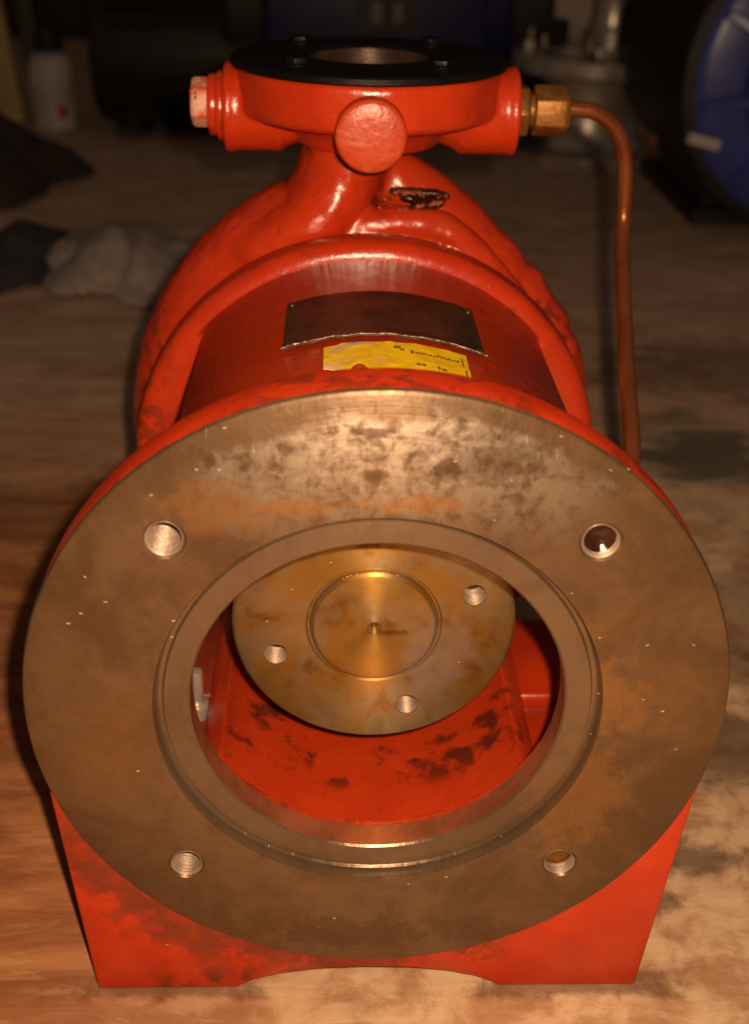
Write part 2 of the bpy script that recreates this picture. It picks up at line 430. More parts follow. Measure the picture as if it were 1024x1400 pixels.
AX = {'x': lambda r, t, a: (a, r * sin(t), r * cos(t)), 'y': lambda r, t, a: (r * sin(t), a, r * cos(t)), 'z': lambda r, t, a: (r * sin(t), r * cos(t), a)}
def lathe(mb, prof, axis='y', c=(0, 0, 0), n=96, closed=True, mats=None):
    """revolve (r, a) points round an axis; closed = last joins first"""
    fn = AX[axis]; vs = []; fs = []; ms = []
    k = len(prof)
    for (r, a) in prof:
        for i in range(n):
            p = fn(r, 2 * pi * i / n, a)
            vs.append((p[0] + c[0], p[1] + c[1], p[2] + c[2]))
    for j in range(k if closed else k - 1):
        j2 = (j + 1) % k
        for i in range(n):
            i2 = (i + 1) % n
            f = (j * n + i, j * n + i2, j2 * n + i2, j2 * n + i)
            mb.add([], [], 0)
            fs.append(f); ms.append(mats[j] if mats else 0)
    b = len(mb.v); mb.v += vs
    for f, mi in zip(fs, ms):
        mb.f.append(tuple(b + q for q in f)); mb.mi.append(mi)
    return mb
def solid(mb, prof, axis='y', c=(0, 0, 0), n=64, mi=0):
    """solid of revolution with flat ends (open profile capped by n-gons)"""
    fn = AX[axis]; b = len(mb.v); k = len(prof)
    for (r, a) in prof:
        for i in range(n):
            p = fn(r, 2 * pi * i / n, a)
            mb.v.append((p[0] + c[0], p[1] + c[1], p[2] + c[2]))
    for j in range(k - 1):
        for i in range(n):
            i2 = (i + 1) % n
            mb.f.append((b + j * n + i, b + j * n + i2, b + (j + 1) * n + i2, b + (j + 1) * n + i)); mb.mi.append(mi)
    mb.f.append(tuple(b + i for i in range(n))); mb.mi.append(mi)
    mb.f.append(tuple(b + (k - 1) * n + i for i in reversed(range(n)))); mb.mi.append(mi)
    return mb
def cyl(mb, r, a0, a1, axis='y', c=(0, 0, 0), n=48, ch=0.0, mi=0):
    s = 1 if a1 > a0 else -1
    if ch: return solid(mb, [(r - ch, a0), (r - ch * .3, a0 + s * ch * .3), (r, a0 + s * ch), (r, a1 - s * ch), (r - ch * .3, a1 - s * ch * .3), (r - ch, a1)], axis, c, n, mi)
    return solid(mb, [(r, a0), (r, a1)], axis, c, n, mi)
def tube(mb, path, r, n=16, caps=True, mi=0):
    path = [Vector(p) for p in path]; k = len(path); b = len(mb.v)
    rs = r if isinstance(r, (list, tuple)) else [r] * k
    t0 = (path[1] - path[0]).normalized()
    u = t0.orthogonal().normalized()
    for i, p in enumerate(path):
        t = (path[min(i + 1, k - 1)] - path[max(i - 1, 0)]).normalized()
        u = (u - t * u.dot(t)).normalized(); w = t.cross(u)
        for j in range(n):
            a = 2 * pi * j / n
            q = p + (u * cos(a) + w * sin(a)) * rs[i]
            mb.v.append(tuple(q))
    for i in range(k - 1):
        for j in range(n):
            j2 = (j + 1) % n
            mb.f.append((b + i * n + j, b + i * n + j2, b + (i + 1) * n + j2, b + (i + 1) * n + j)); mb.mi.append(mi)
    if caps:
        mb.f.append(tuple(b + j for j in reversed(range(n)))); mb.mi.append(mi)
        mb.f.append(tuple(b + (k - 1) * n + j for j in range(n))); mb.mi.append(mi)
    return mb
def loft(mb, rings, mi=0):
    b = len(mb.v); n = len(rings[0])
    for rg in rings: mb.v += [tuple(p) for p in rg]
    for i in range(len(rings) - 1):
        for j in range(n):
            j2 = (j + 1) % n
            mb.f.append((b + i * n + j, b + i * n + j2, b + (i + 1) * n + j2, b + (i + 1) * n + j)); mb.mi.append(mi)
    mb.f.append(tuple(b + j for j in reversed(range(n)))); mb.mi.append(mi)
    e = b + (len(rings) - 1) * n
    mb.f.append(tuple(e + j for j in range(n))); mb.mi.append(mi)
    return mb
def prism(mb, poly, y0, y1, mi=0, fn=None):
    """outline in (x, z) extruded along y"""
    fn = fn or (lambda p, d: (p[0], d, p[1]))
    return loft(mb, [[fn(p, y0) for p in poly], [fn(p, y1) for p in poly]], mi)
def box(mb, x0, x1, y0, y1, z0, z1, mi=0):
    return prism(mb, [(x0, z0), (x1, z0), (x1, z1), (x0, z1)], y0, y1, mi)
def bez(pts, k=10):
    """Catmull-Rom through the points"""
    P = [Vector(p) for p in pts]; P = [P[0] * 2 - P[1]] + P + [P[-1] * 2 - P[-2]]; out = []
    for i in range(1, len(P) - 2):
        for j in range(k):
            t = j / k
            out.append(0.5 * ((2 * P[i]) + (P[i + 1] - P[i - 1]) * t + (2 * P[i - 1] - 5 * P[i] + 4 * P[i + 1] - P[i + 2]) * t * t + (3 * P[i] - P[i - 1] - 3 * P[i + 1] + P[i + 2]) * t ** 3))
    out.append(P[-2]); return out
def evaluated(o, sharp=35):
    """bake an object's modifiers into its mesh"""
    dg = bpy.context.evaluated_depsgraph_get(); dg.update()
    me = bpy.data.meshes.new_from_object(o.evaluated_get(dg))
    o.modifiers.clear(); o.data = me
    finish(me, sharp)
    return o
def cut(o, cutter_mb, sharp=35, mat=None):
    c = build(cutter_mb, 'cutter', [mat] if mat else [], None)
    md = o.modifiers.new('cut', 'BOOLEAN'); md.operation = 'DIFFERENCE'; md.solver = 'EXACT'; md.object = c
    evaluated(o, sharp)
    bpy.data.objects.remove(c)
    return o
def bevel(o, w, seg=2, angle=35, sharp=50):
    md = o.modifiers.new('bevel', 'BEVEL'); md.width = w * S; md.segments = seg; md.limit_method = 'ANGLE'; md.angle_limit = rad(angle)
    return evaluated(o, sharp)
def fuse(o, vox, smooth=4, fac=0.5, sharp=60):
    md = o.modifiers.new('remesh', 'REMESH'); md.mode = 'VOXEL'; md.voxel_size = vox * S; md.use_smooth_shade = True
    if smooth:
        sm = o.modifiers.new('smooth', 'SMOOTH'); sm.factor = fac; sm.iterations = smooth
    mats = list(o.data.materials)
    evaluated(o, sharp)
    o.data.materials.clear()
    for mt in mats: o.data.materials.append(mt)
    return o
def rough_up(o, amp, freq, seed=0.0):
    """low uneven relief of a sand casting"""
    me = o.data
    k = len(me.vertices)
    co = [0.0] * (3 * k); no = [0.0] * (3 * k)
    me.vertices.foreach_get('co', co); me.vertex_normals.foreach_get('vector', no)
    off = Vector((seed, seed, seed))
    for i in range(0, 3 * k, 3):
        d = mnoise.fractal(Vector(co[i:i + 3]) * freq + off, 1.0, 2.0, 3) * amp * S
        for j in range(3): co[i + j] += no[i + j] * d
    me.vertices.foreach_set('co', co)
    me.update()
def hexpts(r, rot=0.0): return [(r * sin(rot + pi / 3 * i), r * cos(rot + pi / 3 * i)) for i in range(6)]
def hexbolt(mb, c, axis, r, h, rot=0.0, mi=0):
    """hexagon with a chamfered crown; axis is a signed letter such as '+x'"""
    s = 1 if axis[0] == '+' else -1; fn = {'x': lambda p, d: (c[0] + s * d, c[1] + p[0], c[2] + p[1]), 'y': lambda p, d: (c[0] + p[0], c[1] + s * d, c[2] + p[1]), 'z': lambda p, d: (c[0] + p[0], c[1] + p[1], c[2] + s * d)}[axis[1]]
    P = hexpts(r, rot)
    loft(mb, [[fn(p, 0) for p in P], [fn(p, h * .85) for p in P], [fn((p[0] * .88, p[1] * .88), h) for p in P]], mi)

# ------------------------------------------------------------------ the setting
fl = MB()
N = 60
fl.add([(-2600, -900, FLOOR), (2600, -900, FLOOR), (2600, 2400, FLOOR), (-2600, 2400, FLOOR)], [(0, 1, 2, 3)])
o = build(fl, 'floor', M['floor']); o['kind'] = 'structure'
wl = MB(); box(wl, -2600, 2600, 2250, 2300, FLOOR - 2, 1600)
o = build(wl, 'wall', M['wall']); o['kind'] = 'structure'

# ------------------------------------------------------------------ the red pump
pump = thing('pump', 'red painted iron pump standing on the wooden floor with its round flange facing forward', 'pump', (0, 0, FLOOR))
def part(mb, name, mats, parent=None, sharp=35):
    o = build(mb, name, mats, None, sharp)
    return adopt(o, parent)
def adopt(o, parent=None):
    o.parent = parent or pump
    if o.parent is pump: o.matrix_parent_inverse = Matrix.Translation((0, 0, -FLOOR * S))
    return o

# mounting flange: metal face, recess and bore; red rim and back
fb = MB()
prof = [(99.2, 0), (65.1, 0), (64.5, 0.2), (64.2, 0.8), (64.1, 4.6), (63.5, 5.4), (62.3, 5.4), (61.7, 4.0), (54.9, 4.0), (54.3, 4.6), (54.3, 13), (56.5, 15.5), (56.5, 17.5), (82, 17.5),
        (94, 17.5), (99.5, 16.5), (101.0, 14.5), (101.0, 1.6), (100.4, 0.5)]
mats = [0, 0, 0, 0, 0, 0, 0, 0, 0, 2, 1, 1, 1, 1, 1, 1, 1, 0, 0]
lathe(fb, prof, 'y', n=192, mats=mats)
flange = build(fb, 'mounting_flange', [M['iron'], M['red'], M['bore']])
holes = [(81.7 * sin(rad(a)), 81.7 * cos(rad(a)), 5.25 if abs(a) < 90 else 4.95) for a in (-45, 45, -135, 135)]
cb = MB()
for x, z, r in holes: solid(cb, [(r + .7, -1.5), (r + .7, 0.0), (r, 0.75), (r, 30)], 'y', (x, 0, z), 40)
cut(flange, cb, 30)
adopt(flange)
for x, z, r in holes:
    tb = MB(); pr = []
    a = 0.5
    while a < 16.5:
        pr += [(r - .02, a), (r - .75, a + .55), (r - .75, a + .75)]; a += 1.3
    pr.append((r - .02, a - .4))
    lathe(tb, pr, 'y', (x, 0, z), 36, closed=False)
    o = part(tb, 'threaded_hole', M['thread'], flange, 20)
# the upper right hole is plugged by an oily stud end, the lower right by a brass-tipped one
sb = MB(); solid(sb, [(4.9, 16), (4.9, 2.2), (4.3, 2.6), (2.2, 4.2), (0.3, 4.6)], 'y', (holes[1][0], 0, holes[1][1]), 32)
o = part(sb, 'oily_stud', M['studgloss'], flange)
sb = MB(); solid(sb, [(4.3, 17), (4.3, 4.2), (3.7, 3.6), (0.3, 3.4)], 'y', (holes[3][0], 0, holes[3][1]), 32)
o = part(sb, 'brass_stud', M['brass'], flange)

# bracket body: cast shell between the flange and the casing, with a window on either side
bb = MB()
RO, RI, Y0, Y1 = 86.0, 76.0, 17.0, 162.0
lathe(bb, [(91.5, Y0), (88.6, Y0 + 2), (87.0, Y0 + 5.5), (RO, Y0 + 11), (RO, Y1), (RI, Y1), (RI, Y0 + 4), (RI - 4, Y0)], 'y', n=192)
body = build(bb, 'bracket_body', M['red_body'])
def window_cutter(t0, t1, y0, y1, rc=10.0):
    """rounded rectangle in (angle, y) pushed out radially"""
    mb = MB(); R = 84.0; w = rad(t1 - t0) * R; pts = []
    for cx, cy, a0 in ((w - rc, y1 - rc, 0), (rc, y1 - rc, 90), (rc, y0 + rc, 180), (w - rc, y0 + rc, 270)):
        for k in range(7): pts.append((cx + rc * cos(rad(a0 + 15 * k)), cy + rc * sin(rad(a0 + 15 * k))))
    full = []
    for i, p in enumerate(pts):
        q = pts[(i + 1) % len(pts)]
        d = math.hypot(q[0] - p[0], q[1] - p[1]); k = max(1, int(d / 6))
        for j in range(k): full.append((p[0] + (q[0] - p[0]) * j / k, p[1] + (q[1] - p[1]) * j / k))
    n = len(full)
    def ring(r): return [(r * sin(rad(t0) + a / R), y, r * cos(rad(t0) + a / R)) for a, y in full]
    tm = rad((t0 + t1) / 2); ym = (y0 + y1) / 2
    vs = ring(58) + ring(125) + [(58 * sin(tm), ym, 58 * cos(tm)), (150 * sin(tm), ym, 150 * cos(tm))]
    fs = []
    for j in range(n):
        k = (j + 1) % n
        fs += [(j, k, n + k, n + j), (j, 2 * n, k), (n + j, n + k, 2 * n + 1)]
    return mb.add(vs, fs)
cut(body, window_cutter(46.5, 137, 26, 158), 30)
cut(body, window_cutter(-137, -45.5, 26, 158), 30)
bevel(body, 1.0, 2, 40)
adopt(body)

# rear housing of the bracket: ring bead, bulkhead, seal barrel
rb = MB()
lathe(rb, [(20, 112), (38, 112), (40, 114), (41, 150), (45, 157), (83, 157.5), (86.6, 157.6), (89.2, 158.4), (91.0, 160), (92.0, 162), (92.3, 164.5), (92.3, 171), (91.6, 172.4), (89, 173), (79, 173.2), (79, 178), (20, 178)], 'y', n=192)
o = build(rb, 'casing_cover', M['red']); adopt(o)

# volute casing: drum, growing spiral tube, neck, all one casting
vb = MB()
solid(vb, [(60, 174.5), (83, 174.5), (86, 175), (88.0, 176.2), (88.8, 179), (88.8, 190), (88, 198), (86, 201), (80, 205), (80, 228), (70, 240)], 'y', n=128)
path = []; rr = []
for k in range(80):
    th = k * 4.35
    t = k / 79
    r = 12.5 + 13.5 * t
    Rout = 97.0 + 3.0 * t + (max(0, t - 0.82) / 0.18) ** 1.5 * 9 + 22 * (max(0, 40 - th) / 40) ** 1.3
    if 30 < th < 75: Rout += 0.9 * sin(th * .55) + .5 * sin(th * 1.3)
    yc = 213.5 - 9 * t
    path.append(((Rout - r) * sin(rad(th)), yc, (Rout - r) * cos(rad(th)))); rr.append(r)
tube(vb, path, rr, 32)
def ell(cx, cy, z, rx, ry, n=64, p=2.0): return [(cx + rx * cos(2 * pi * i / n), cy + ry * sin(2 * pi * i / n), z) for i in range(n)]
loft(vb, [ell(-1, 203, 138, 30, 30), ell(-1, 203, 128, 27, 28), ell(-6.5, 204, 118, 19.5, 26), ell(-11, 204, 108, 18.2, 26.5), ell(-15.5, 203, 99, 19.8, 28), ell(-23, 203, 91, 25, 29), ell(-30, 204, 82, 30, 28), ell(-36, 205, 70, 34, 26)])
# front lip of the scroll beside the neck, with the valley behind it
def arc_path(ctrl, y, r): return bez([((R_ - r) * sin(rad(t)), y + dy, (R_ - r) * cos(rad(t))) for t, R_, dy in ctrl], 8)
lip = arc_path([(-8, 95, 0), (0, 97.5, 0), (8, 99.8, 0), (17, 101.0, 1), (24, 98.0, 1), (32, 94.2, 0), (42, 91.0, 0), (52, 89.0, -1)], 186, 7)
tube(vb, lip, 7, 24)
vol = build(vb, 'volute_casing', M['red'])
fuse(vol, 1.0, 3, 0.5)
cb = MB()
gp = arc_path([(2, 98, 0), (6, 100, 0), (10, 101.0, 0), (15, 101.0, 0), (20, 100.0, 0), (26, 98, 0)], 192.8, 0)
tube(cb, gp, [3.0] + [5.0] * (len(gp) - 3) + [3.5, 2.0], 16)
cut(vol, cb, 70)
rough_up(vol, 0.45, 90, 2.0)
vol.data.set_sharp_from_angle(angle=rad(70))
adopt(vol)

# rough unfinished pocket beside the neck, dark lumps added for the shade in it, glossy rims
pb = MB()
def lump(c, rx, ry, rz, sd):
    rings = []
    for a in range(1, 10):
        t = pi * a / 10
        rings.append([(c[0] - rx * cos(t), c[1] + ry * sin(t) * cos(2 * pi * i / 20) * (1 + .35 * mnoise.noise(Vector((a * .6, i * .5, sd)))), c[2] + rz * sin(t) * sin(2 * pi * i / 20) * (1 + .35 * mnoise.noise(Vector((a * .6, i * .5, sd + 4)))) + .13 * rx * cos(t) * 0) for i in range(20)])
    loft(pb, rings)
lump((20, 194.8, 99.8), 8.5, 3.2, 2.4, 1.0)
lump((24, 190.0, 102.8), 5.5, 1.8, 1.4, 3.0)
lump((23, 187.4, 99.2), 6.0, 2.0, 1.5, 5.0)
for k, (pts, r) in enumerate(((bez([(8, 187.5, 104.5), (13, 190, 103.4), (20, 191.5, 102.6), (27, 191.5, 102.2), (31, 191.8, 101.0)], 8), 1.9), (bez([(13, 185.5, 97.4), (18, 185, 98.8), (24, 185.2, 100.0), (29, 186.5, 101.0)], 8), 1.6))):
    n = len(pts)
    rs = [r * (0.5 + 0.5 * sin(pi * (i + .6) / (n + .2))) * (1 + 0.5 * mnoise.noise(Vector((i * .75, k * 3.1, 0)))) for i in range(n)]
    tube(pb, pts, rs, 18)
bead_mb = MB()  # small beads added round the pocket, each catching a glint
for k in range(60):
    t = rnd.random(); up_ = rnd.random() < .5
    if up_: x = 9 + 21 * t; z = 103.8 - 2 * t + rnd.uniform(-.7, .7); y = 188.2 + 2.4 * t + rnd.uniform(-.4, .4)
    else: x = 10 + 18 * t; z = 97.2 + 4 * t + rnd.uniform(-.6, .6); y = 184.2 + rnd.uniform(-.4, .4)
    r = rnd.uniform(.45, 1.0); y -= .8
    solid(bead_mb, [(r * .3, -r), (r * .8, -r * .6), (r, 0), (r * .8, r * .6), (r * .3, r)], 'y', (x, y, z), 12)
for (x, y, z, r) in ((3.5, 180, 99.5, .9), (5.5, 183, 101.8, .6), (8, 181, 103.5, .7), (30, 187, 94, .6), (36, 189, 89, .5)):
    solid(bead_mb, [(r * .3, -r), (r * .8, -r * .6), (r, 0), (r * .8, r * .6), (r * .3, r)], 'y', (x, y, z), 12)
o = build(bead_mb, 'glint_beads', M['glintbead'], None, 180); o['kind'] = 'stuff'; adopt(o)
o = build(pb, 'pocket_shade_fill', M['rust_gloss_shade']); fuse(o, 0.4, 2, .5); adopt(o)

# discharge flange on the neck with two side bosses and a front boss
db = MB()
CX, CY = -1.0, 196.5
solid(db, [(46.0, 131.5), (48.0, 133), (48.6, 135), (48.6, 146.5), (47.8, 148.2), (45.6, 148.5)], 'z', (CX, CY, 0), 160)
for s in (-1, 1):
    cyl(db, 15.6, s * 33, s * 54.5, 'x', (0, 196, 132.5), 64, 1.0)
    solid(db, [(9, s * 20), (12.5, s * 27), (15.4, s * 34)], 'x', (0, 196, 133), 48)
    solid(db, [(15.4, s * 50), (16.3, s * 52.5), (16.3, s * 54.0), (15.4, s * 54.9)], 'x', (0, 196, 132.6), 64)
cyl(db, 10.6, 144, 175, 'y', (-1.4, 0, 131.0), 64)
loft(db, [ell(-1, 197, 140, 36, 36), ell(-1, 197, 130, 34, 34), ell(-1, 199, 125, 30, 30), ell(-1, 201, 120, 26.5, 28)])
dis = build(db, 'discharge_flange', M['red_clean'])
fuse(dis, 0.85, 3, .5)
rough_up(dis, 0.22, 90, 5.0)
dis.data.set_sharp_from_angle(angle=rad(60))
cb = MB(); cyl(cb, 23.2, 127.4, 160, 'z', (CX, CY, 0), 96)
cut(dis, cb, 60)
adopt(dis)
nb = MB(); solid(nb, [(10.2, 150), (11.7, 148), (12.1, 146), (12.2, 139.5), (11.7, 138.4), (10.6, 137.9), (6, 137.6), (0.3, 137.5)], 'y', (-1.4, 0, 133.8), 64)
o = build(nb, 'boss_plug', M['boss'], None, 50); adopt(o)
# left: washer collar and hexagon plug
wb = MB(); cyl(wb, 12.6, -54.4, -57.4, 'x', (0, 196, 132.9), 64, .8); cyl(wb, 11.2, -57.2, -60.6, 'x', (0, 196, 133.2), 48, .7)
o = build(wb, 'plug_collar', M['red_clean'], None, 40); adopt(o)
hb = MB(); hexbolt(hb, (-60.4, 196, 134), '-x', 9.2, 6.8, rad(8))
o = build(hb, 'hex_plug', M['scuffed'], None, 25); bevel(o, .7, 2, 25); adopt(o)
# right: brass connector and nut with the copper pipe
gb = MB(); hexbolt(gb, (54.4, 196, 133.2), '+x', 10.0, 5.0, rad(30))
cyl(gb, 6.0, 59, 62, 'x', (0, 196, 133.2), 32)
o = build(gb, 'brass_connector', M['brass'], None, 25); bevel(o, .5, 2, 25); adopt(o)
gb = MB(); P_ = hexpts(9.6, rad(0))
hexbolt(gb, (61.2, 196, 133.2), '+x', 9.5, 13.4, rad(2))
o = build(gb, 'brass_nut', M['brass'], None, 25); bevel(o, .6, 2, 25); adopt(o)
pp = bez([(70, 196, 133.8), (78, 196, 133.8), (86, 196.4, 132.4), (92.5, 198, 128.2), (96.8, 200, 122.8), (99.8, 202, 115), (101.6, 203, 104), (102.4, 202, 90), (100.9, 193, 81.6), (98.4, 172, 70.2), (95.8, 150, 60.3), (93.6, 130, 50.9), (90, 98, 36.8), (84, 78, 29), (74, 68, 24), (60, 66, 20), (40, 72, 14)], 9)
pp = [p + Vector((.35 * mnoise.noise(p * .035), .5 * mnoise.noise(p * .035 + Vector((9, 0, 0))), .3 * mnoise.noise(p * .04 + Vector((0, 9, 0))))) for p in pp]
tb = MB(); tube(tb, pp, 3.0, 24)
o = build(tb, 'copper_pipe', M['copper'], None, 60); adopt(o)

# black cover plate bolted on the discharge flange
kb = MB()
lathe(kb, [(50.8, 148.8), (51.2, 149.2), (51.2, 151.0), (50.4, 151.7), (28, 151.7), (26.5, 152.2), (24.0, 152.2), (22.6, 151.2), (22.2, 148.7)], 'z', (CX, CY, 0), 128)
cov = build(kb, 'counter_flange', M['black'], None, 40); adopt(cov)
kb = MB(); lathe(kb, [(22.0, 151.0), (22.0, 128.5), (21.0, 128.2), (.4, 128.2), (.4, 127.6), (23.0, 127.6), (23.0, 148.4), (22.4, 151.0)], 'z', (CX, CY, 0), 96)
o = build(kb, 'throat', M['throat'], None, 40); adopt(o)
for sx, sy in ((-26, -26), (25, -25), (-26, 30), (25, 31)):
    hb = MB(); cyl(hb, 5.6, 151.6, 152.3, 'z', (CX + sx, CY + sy, 0), 32, .3)
    hexbolt(hb, (CX + sx, CY + sy, 152.3), '+z', 4.4, 2.2, rad(rnd.uniform(0, 60)))
    o = build(hb, 'cover_bolt', M['black'], None, 25); bevel(o, .5, 2, 25); adopt(o)

# shaft hub inside the bore
hb = MB()
solid(hb, [(30, 60), (43.6, 60), (45.2, 58.5), (45.4, 57), (45.4, 47.2), (44.6, 46.2), (43.4, 45.9), (21.9, 45.9), (21.3, 46.7), (20.7, 46.7), (20.3, 45.2), (19.3, 44.4), (17.5, 44.1), (0.8, 44.1), (.7, 44.2)], 'y', n=160)
hub = build(hb, 'shaft_hub', M['hub'], None, 28)
cb = MB()
for a in (20, 200, 290):
    cyl(cb, 3.9, 40, 55.5, 'y', (33.6 * cos(rad(a)), 0, 33.6 * sin(rad(a))), 32)
solid(cb, [(2.4, 43), (2.4, 44.4), (1.1, 46.5), (1.0, 50)], 'y', n=24)
cut(hub, cb, 28)
adopt(hub)
sb = MB(); cyl(sb, 26, 59, 116, 'y', n=64); o = build(sb, 'shaft', M['steel']); adopt(o)
for a in (20, 200, 290):
    tb = MB(); pr = []; q = 46.4
    while q < 55: pr += [(3.85, q), (3.4, q + .4)]; q += .9
    lathe(tb, pr, 'y', (33.6 * cos(rad(a)), 0, 33.6 * sin(rad(a))), 28, closed=False)
    o = build(tb, 'tapped_hole', M['thread'], None, 20); o.parent = hub

# foot: front plate with an arch cut under it, two side webs and pads
fp = MB()
outl = [(97.2, -30)] + [(93 * sin(rad(a)), 93 * cos(rad(a))) for a in range(108, 253, 3)] + [(-97.2, -30), (-90, FLOOR), (-44, FLOOR), (-42.5, FLOOR + 1.2), (-38, FLOOR + 4.0), (-30, FLOOR + 6.4), (-18, FLOOR + 8.6), (-2, FLOOR + 9.4),
        (14, FLOOR + 8.9), (26, FLOOR + 7.2), (35, FLOOR + 4.6), (40, FLOOR + 2.0), (43.5, FLOOR), (89, FLOOR)]
prism(fp, outl, 1.4, 13.5)
foot = build(fp, 'foot', M['red_foot'], None, 30, False)
bm = bmesh.new(); bm.from_mesh(foot.data); bmesh.ops.triangulate(bm, faces=[f for f in bm.faces if len(f.verts) > 4]); bm.to_mesh(foot.data); bm.free()
bevel(foot, 1.0, 2, 40)
adopt(foot)
for s in (-1, 1):
    wb = MB(); e = 89.5 if s > 0 else 90
    prism(wb, [(s * (e - .6), FLOOR + .05), (s * 96.2, -36), (s * 90, -36), (s * (e - 9), -106), (s * 52, -106), (s * 52, FLOOR + .05)], 13.2, 122)
    o = build(wb, 'foot_web', M['red_foot'], None, 30); bevel(o, .8, 2, 30); adopt(o)
for s in (-1, 1):
    for y0, y1, zz in ((13.2, 96, -71), (99, 152, -68)):
        lb = MB(); prism(lb, [(s * 50, zz - 9), (s * 92.5, zz - 9), (s * 91.5, zz), (s * 50, zz)], y0, y1)
        o = build(lb, 'foot_shelf', M['red_foot'], None, 30); bevel(o, 1.2, 2, 30); adopt(o)
gb = MB(); cyl(gb, 4.6, -71, -65, 'z', (-64, 90, 0), 24, .6); cyl(gb, 2.8, -65, -50, 'z', (-64, 90, 0), 24, .8)  # stub added on the left shelf to show as a pale patch in the bore
o = build(gb, 'added_pale_stub', M['dullsteel'], None, 40); adopt(o)

# curved nameplate and torn yellow sticker on top of the body
def patch(mb, R, t0, t1, y0, y1, th=0.5, nt=28, ny=10, ey=None, lift=None, mi=0):
    b = len(mb.v)
    for lay in (0, 1):
        for i in range(nt + 1):
            for j in range(ny + 1):
                t = rad(t0 + (t1 - t0) * i / nt); fy = j / ny
                ya, yb = (ey(i / nt) if ey else (y0, y1))
                y = ya + (yb - ya) * fy
                r = R + (th if lay else 0) + (lift(i / nt, fy) if lift else 0)
                mb.v.append((r * sin(t), y, r * cos(t)))
    W = ny + 1; L = (nt + 1) * W
    for i in range(nt):
        for j in range(ny):
            a = b + i * W + j
            mb.f.append((a + L, a + W + L, a + W + 1 + L, a + 1 + L)); mb.mi.append(mi)
            mb.f.append((a, a + 1, a + W + 1, a + W)); mb.mi.append(mi)
    for i in range(nt):
        for j in (0, ny):
            a = b + i * W + j; mb.f.append((a, a + W, a + W + L, a + L)); mb.mi.append(mi)
    for j in range(ny):
        for i in (0, nt):
            a = b + i * W + j; mb.f.append((a, a + 1, a + 1 + L, a + L)); mb.mi.append(mi)
ab = MB()
def lift_plate(i, f): return 0.15 + 1.5 * max(0, .10 - f) / .10 * (0.6 + 0.4 * mnoise.noise(Vector((i * 9, 3, 0)))) + .25 * mnoise.noise(Vector((i * 4, f * 3, 1)))
patch(ab, RO, -19.8, 22.9, 75, 120, .7, 44, 20, lambda i: (75.2 + .5 * mnoise.noise(Vector((i * 14, 0, 0))), 119.5 + 1.2 * mnoise.noise(Vector((i * 5, 7, 0)))), lift_plate)
npl = build(ab, 'nameplate', M['plate'], None, 40); adopt(npl)
eb = MB(); pts = []; rs = []  # bent plate edge as a brighter strip, its glints painted in
for k in range(110):
    i = k / 109; t = rad(-19.8 + 42.7 * i)
    rr_ = RO + 1.9 + .35 * mnoise.noise(Vector((i * 9, 3, 0))); yy = 75.0 + .5 * mnoise.noise(Vector((i * 14, 0, 0)))
    pts.append((rr_ * sin(t), yy, rr_ * cos(t))); rs.append(.38 + .42 * mnoise.noise(Vector((i * 38, 2, 5))))
tube(eb, pts, rs, 8)
o = build(eb, 'bent_edge_glint', M['glint_edge'], None, 60); o.parent = npl
for t in (-18.6, 21.7):
    for y in (79, 116.5):
        r2 = MB(); c = Vector((sin(rad(t)), 0, cos(rad(t)))); q = c * (RO + .9) + Vector((0, y, 0))
        tube(r2, [q, q + c * .7, q + c * 1.1], [1.4, 1.2, .4], 14)
        o = build(r2, 'rivet', M['throat'], None, 60); o.parent = npl
ab = MB()
def sty(i):
    a = 50.5 + 1.1 * mnoise.noise(Vector((i * 11, 1, 0))); b = 72.5 + .8 * mnoise.noise(Vector((i * 7, 5, 0)))
    if i < .12: b -= (.12 - i) * 40
    if .17 < i < .30: a += 4.5 * sin(pi * (i - .17) / .13)
    return a, b
def slift(i, f): return 0.10 + .45 * max(0, mnoise.noise(Vector((i * 10, f * 4, 2)))) + (1.2 * (.08 - i) / .08 if i < .08 else 0)
patch(ab, RO + .05, -10.9, 18.3, 50, 73, .18, 60, 14, sty, slift)
stk = build(ab, 'warning_sticker', M['sticker'], None, 60); adopt(stk)
ib = MB()                     # worn illegible print
def dash(t, y, w, h):
    patch(ib, RO + .62, t, t + w, y, y + h, .05, 2, 1)
t = 5.6
while t < 15.8:
    w = rnd.uniform(.28, .6)
    if rnd.random() < .86: dash(t, 63.6 + rnd.uniform(-.3, .3) - (t - 5) * .05, w, rnd.uniform(1.2, 2.4))
    t += w + rnd.uniform(.12, .35)
for (t, y, w, h) in ((3.0, 66.5, 1.4, 2.2), (4.2, 65.2, .9, 1.4), (7.2, 54.3, .8, 1.8), (8.2, 54.3, .8, 1.8), (11.4, 53.6, .5, 2.6), (12.2, 53.4, .9, 1.7), (16.8, 61, .35, 6.5), (17.2, 53.4, .35, 5), (-10.0, 62, .4, 6)): dash(t, y, w, h)
o = build(ib, 'sticker_print', M['ink']); o.parent = stk

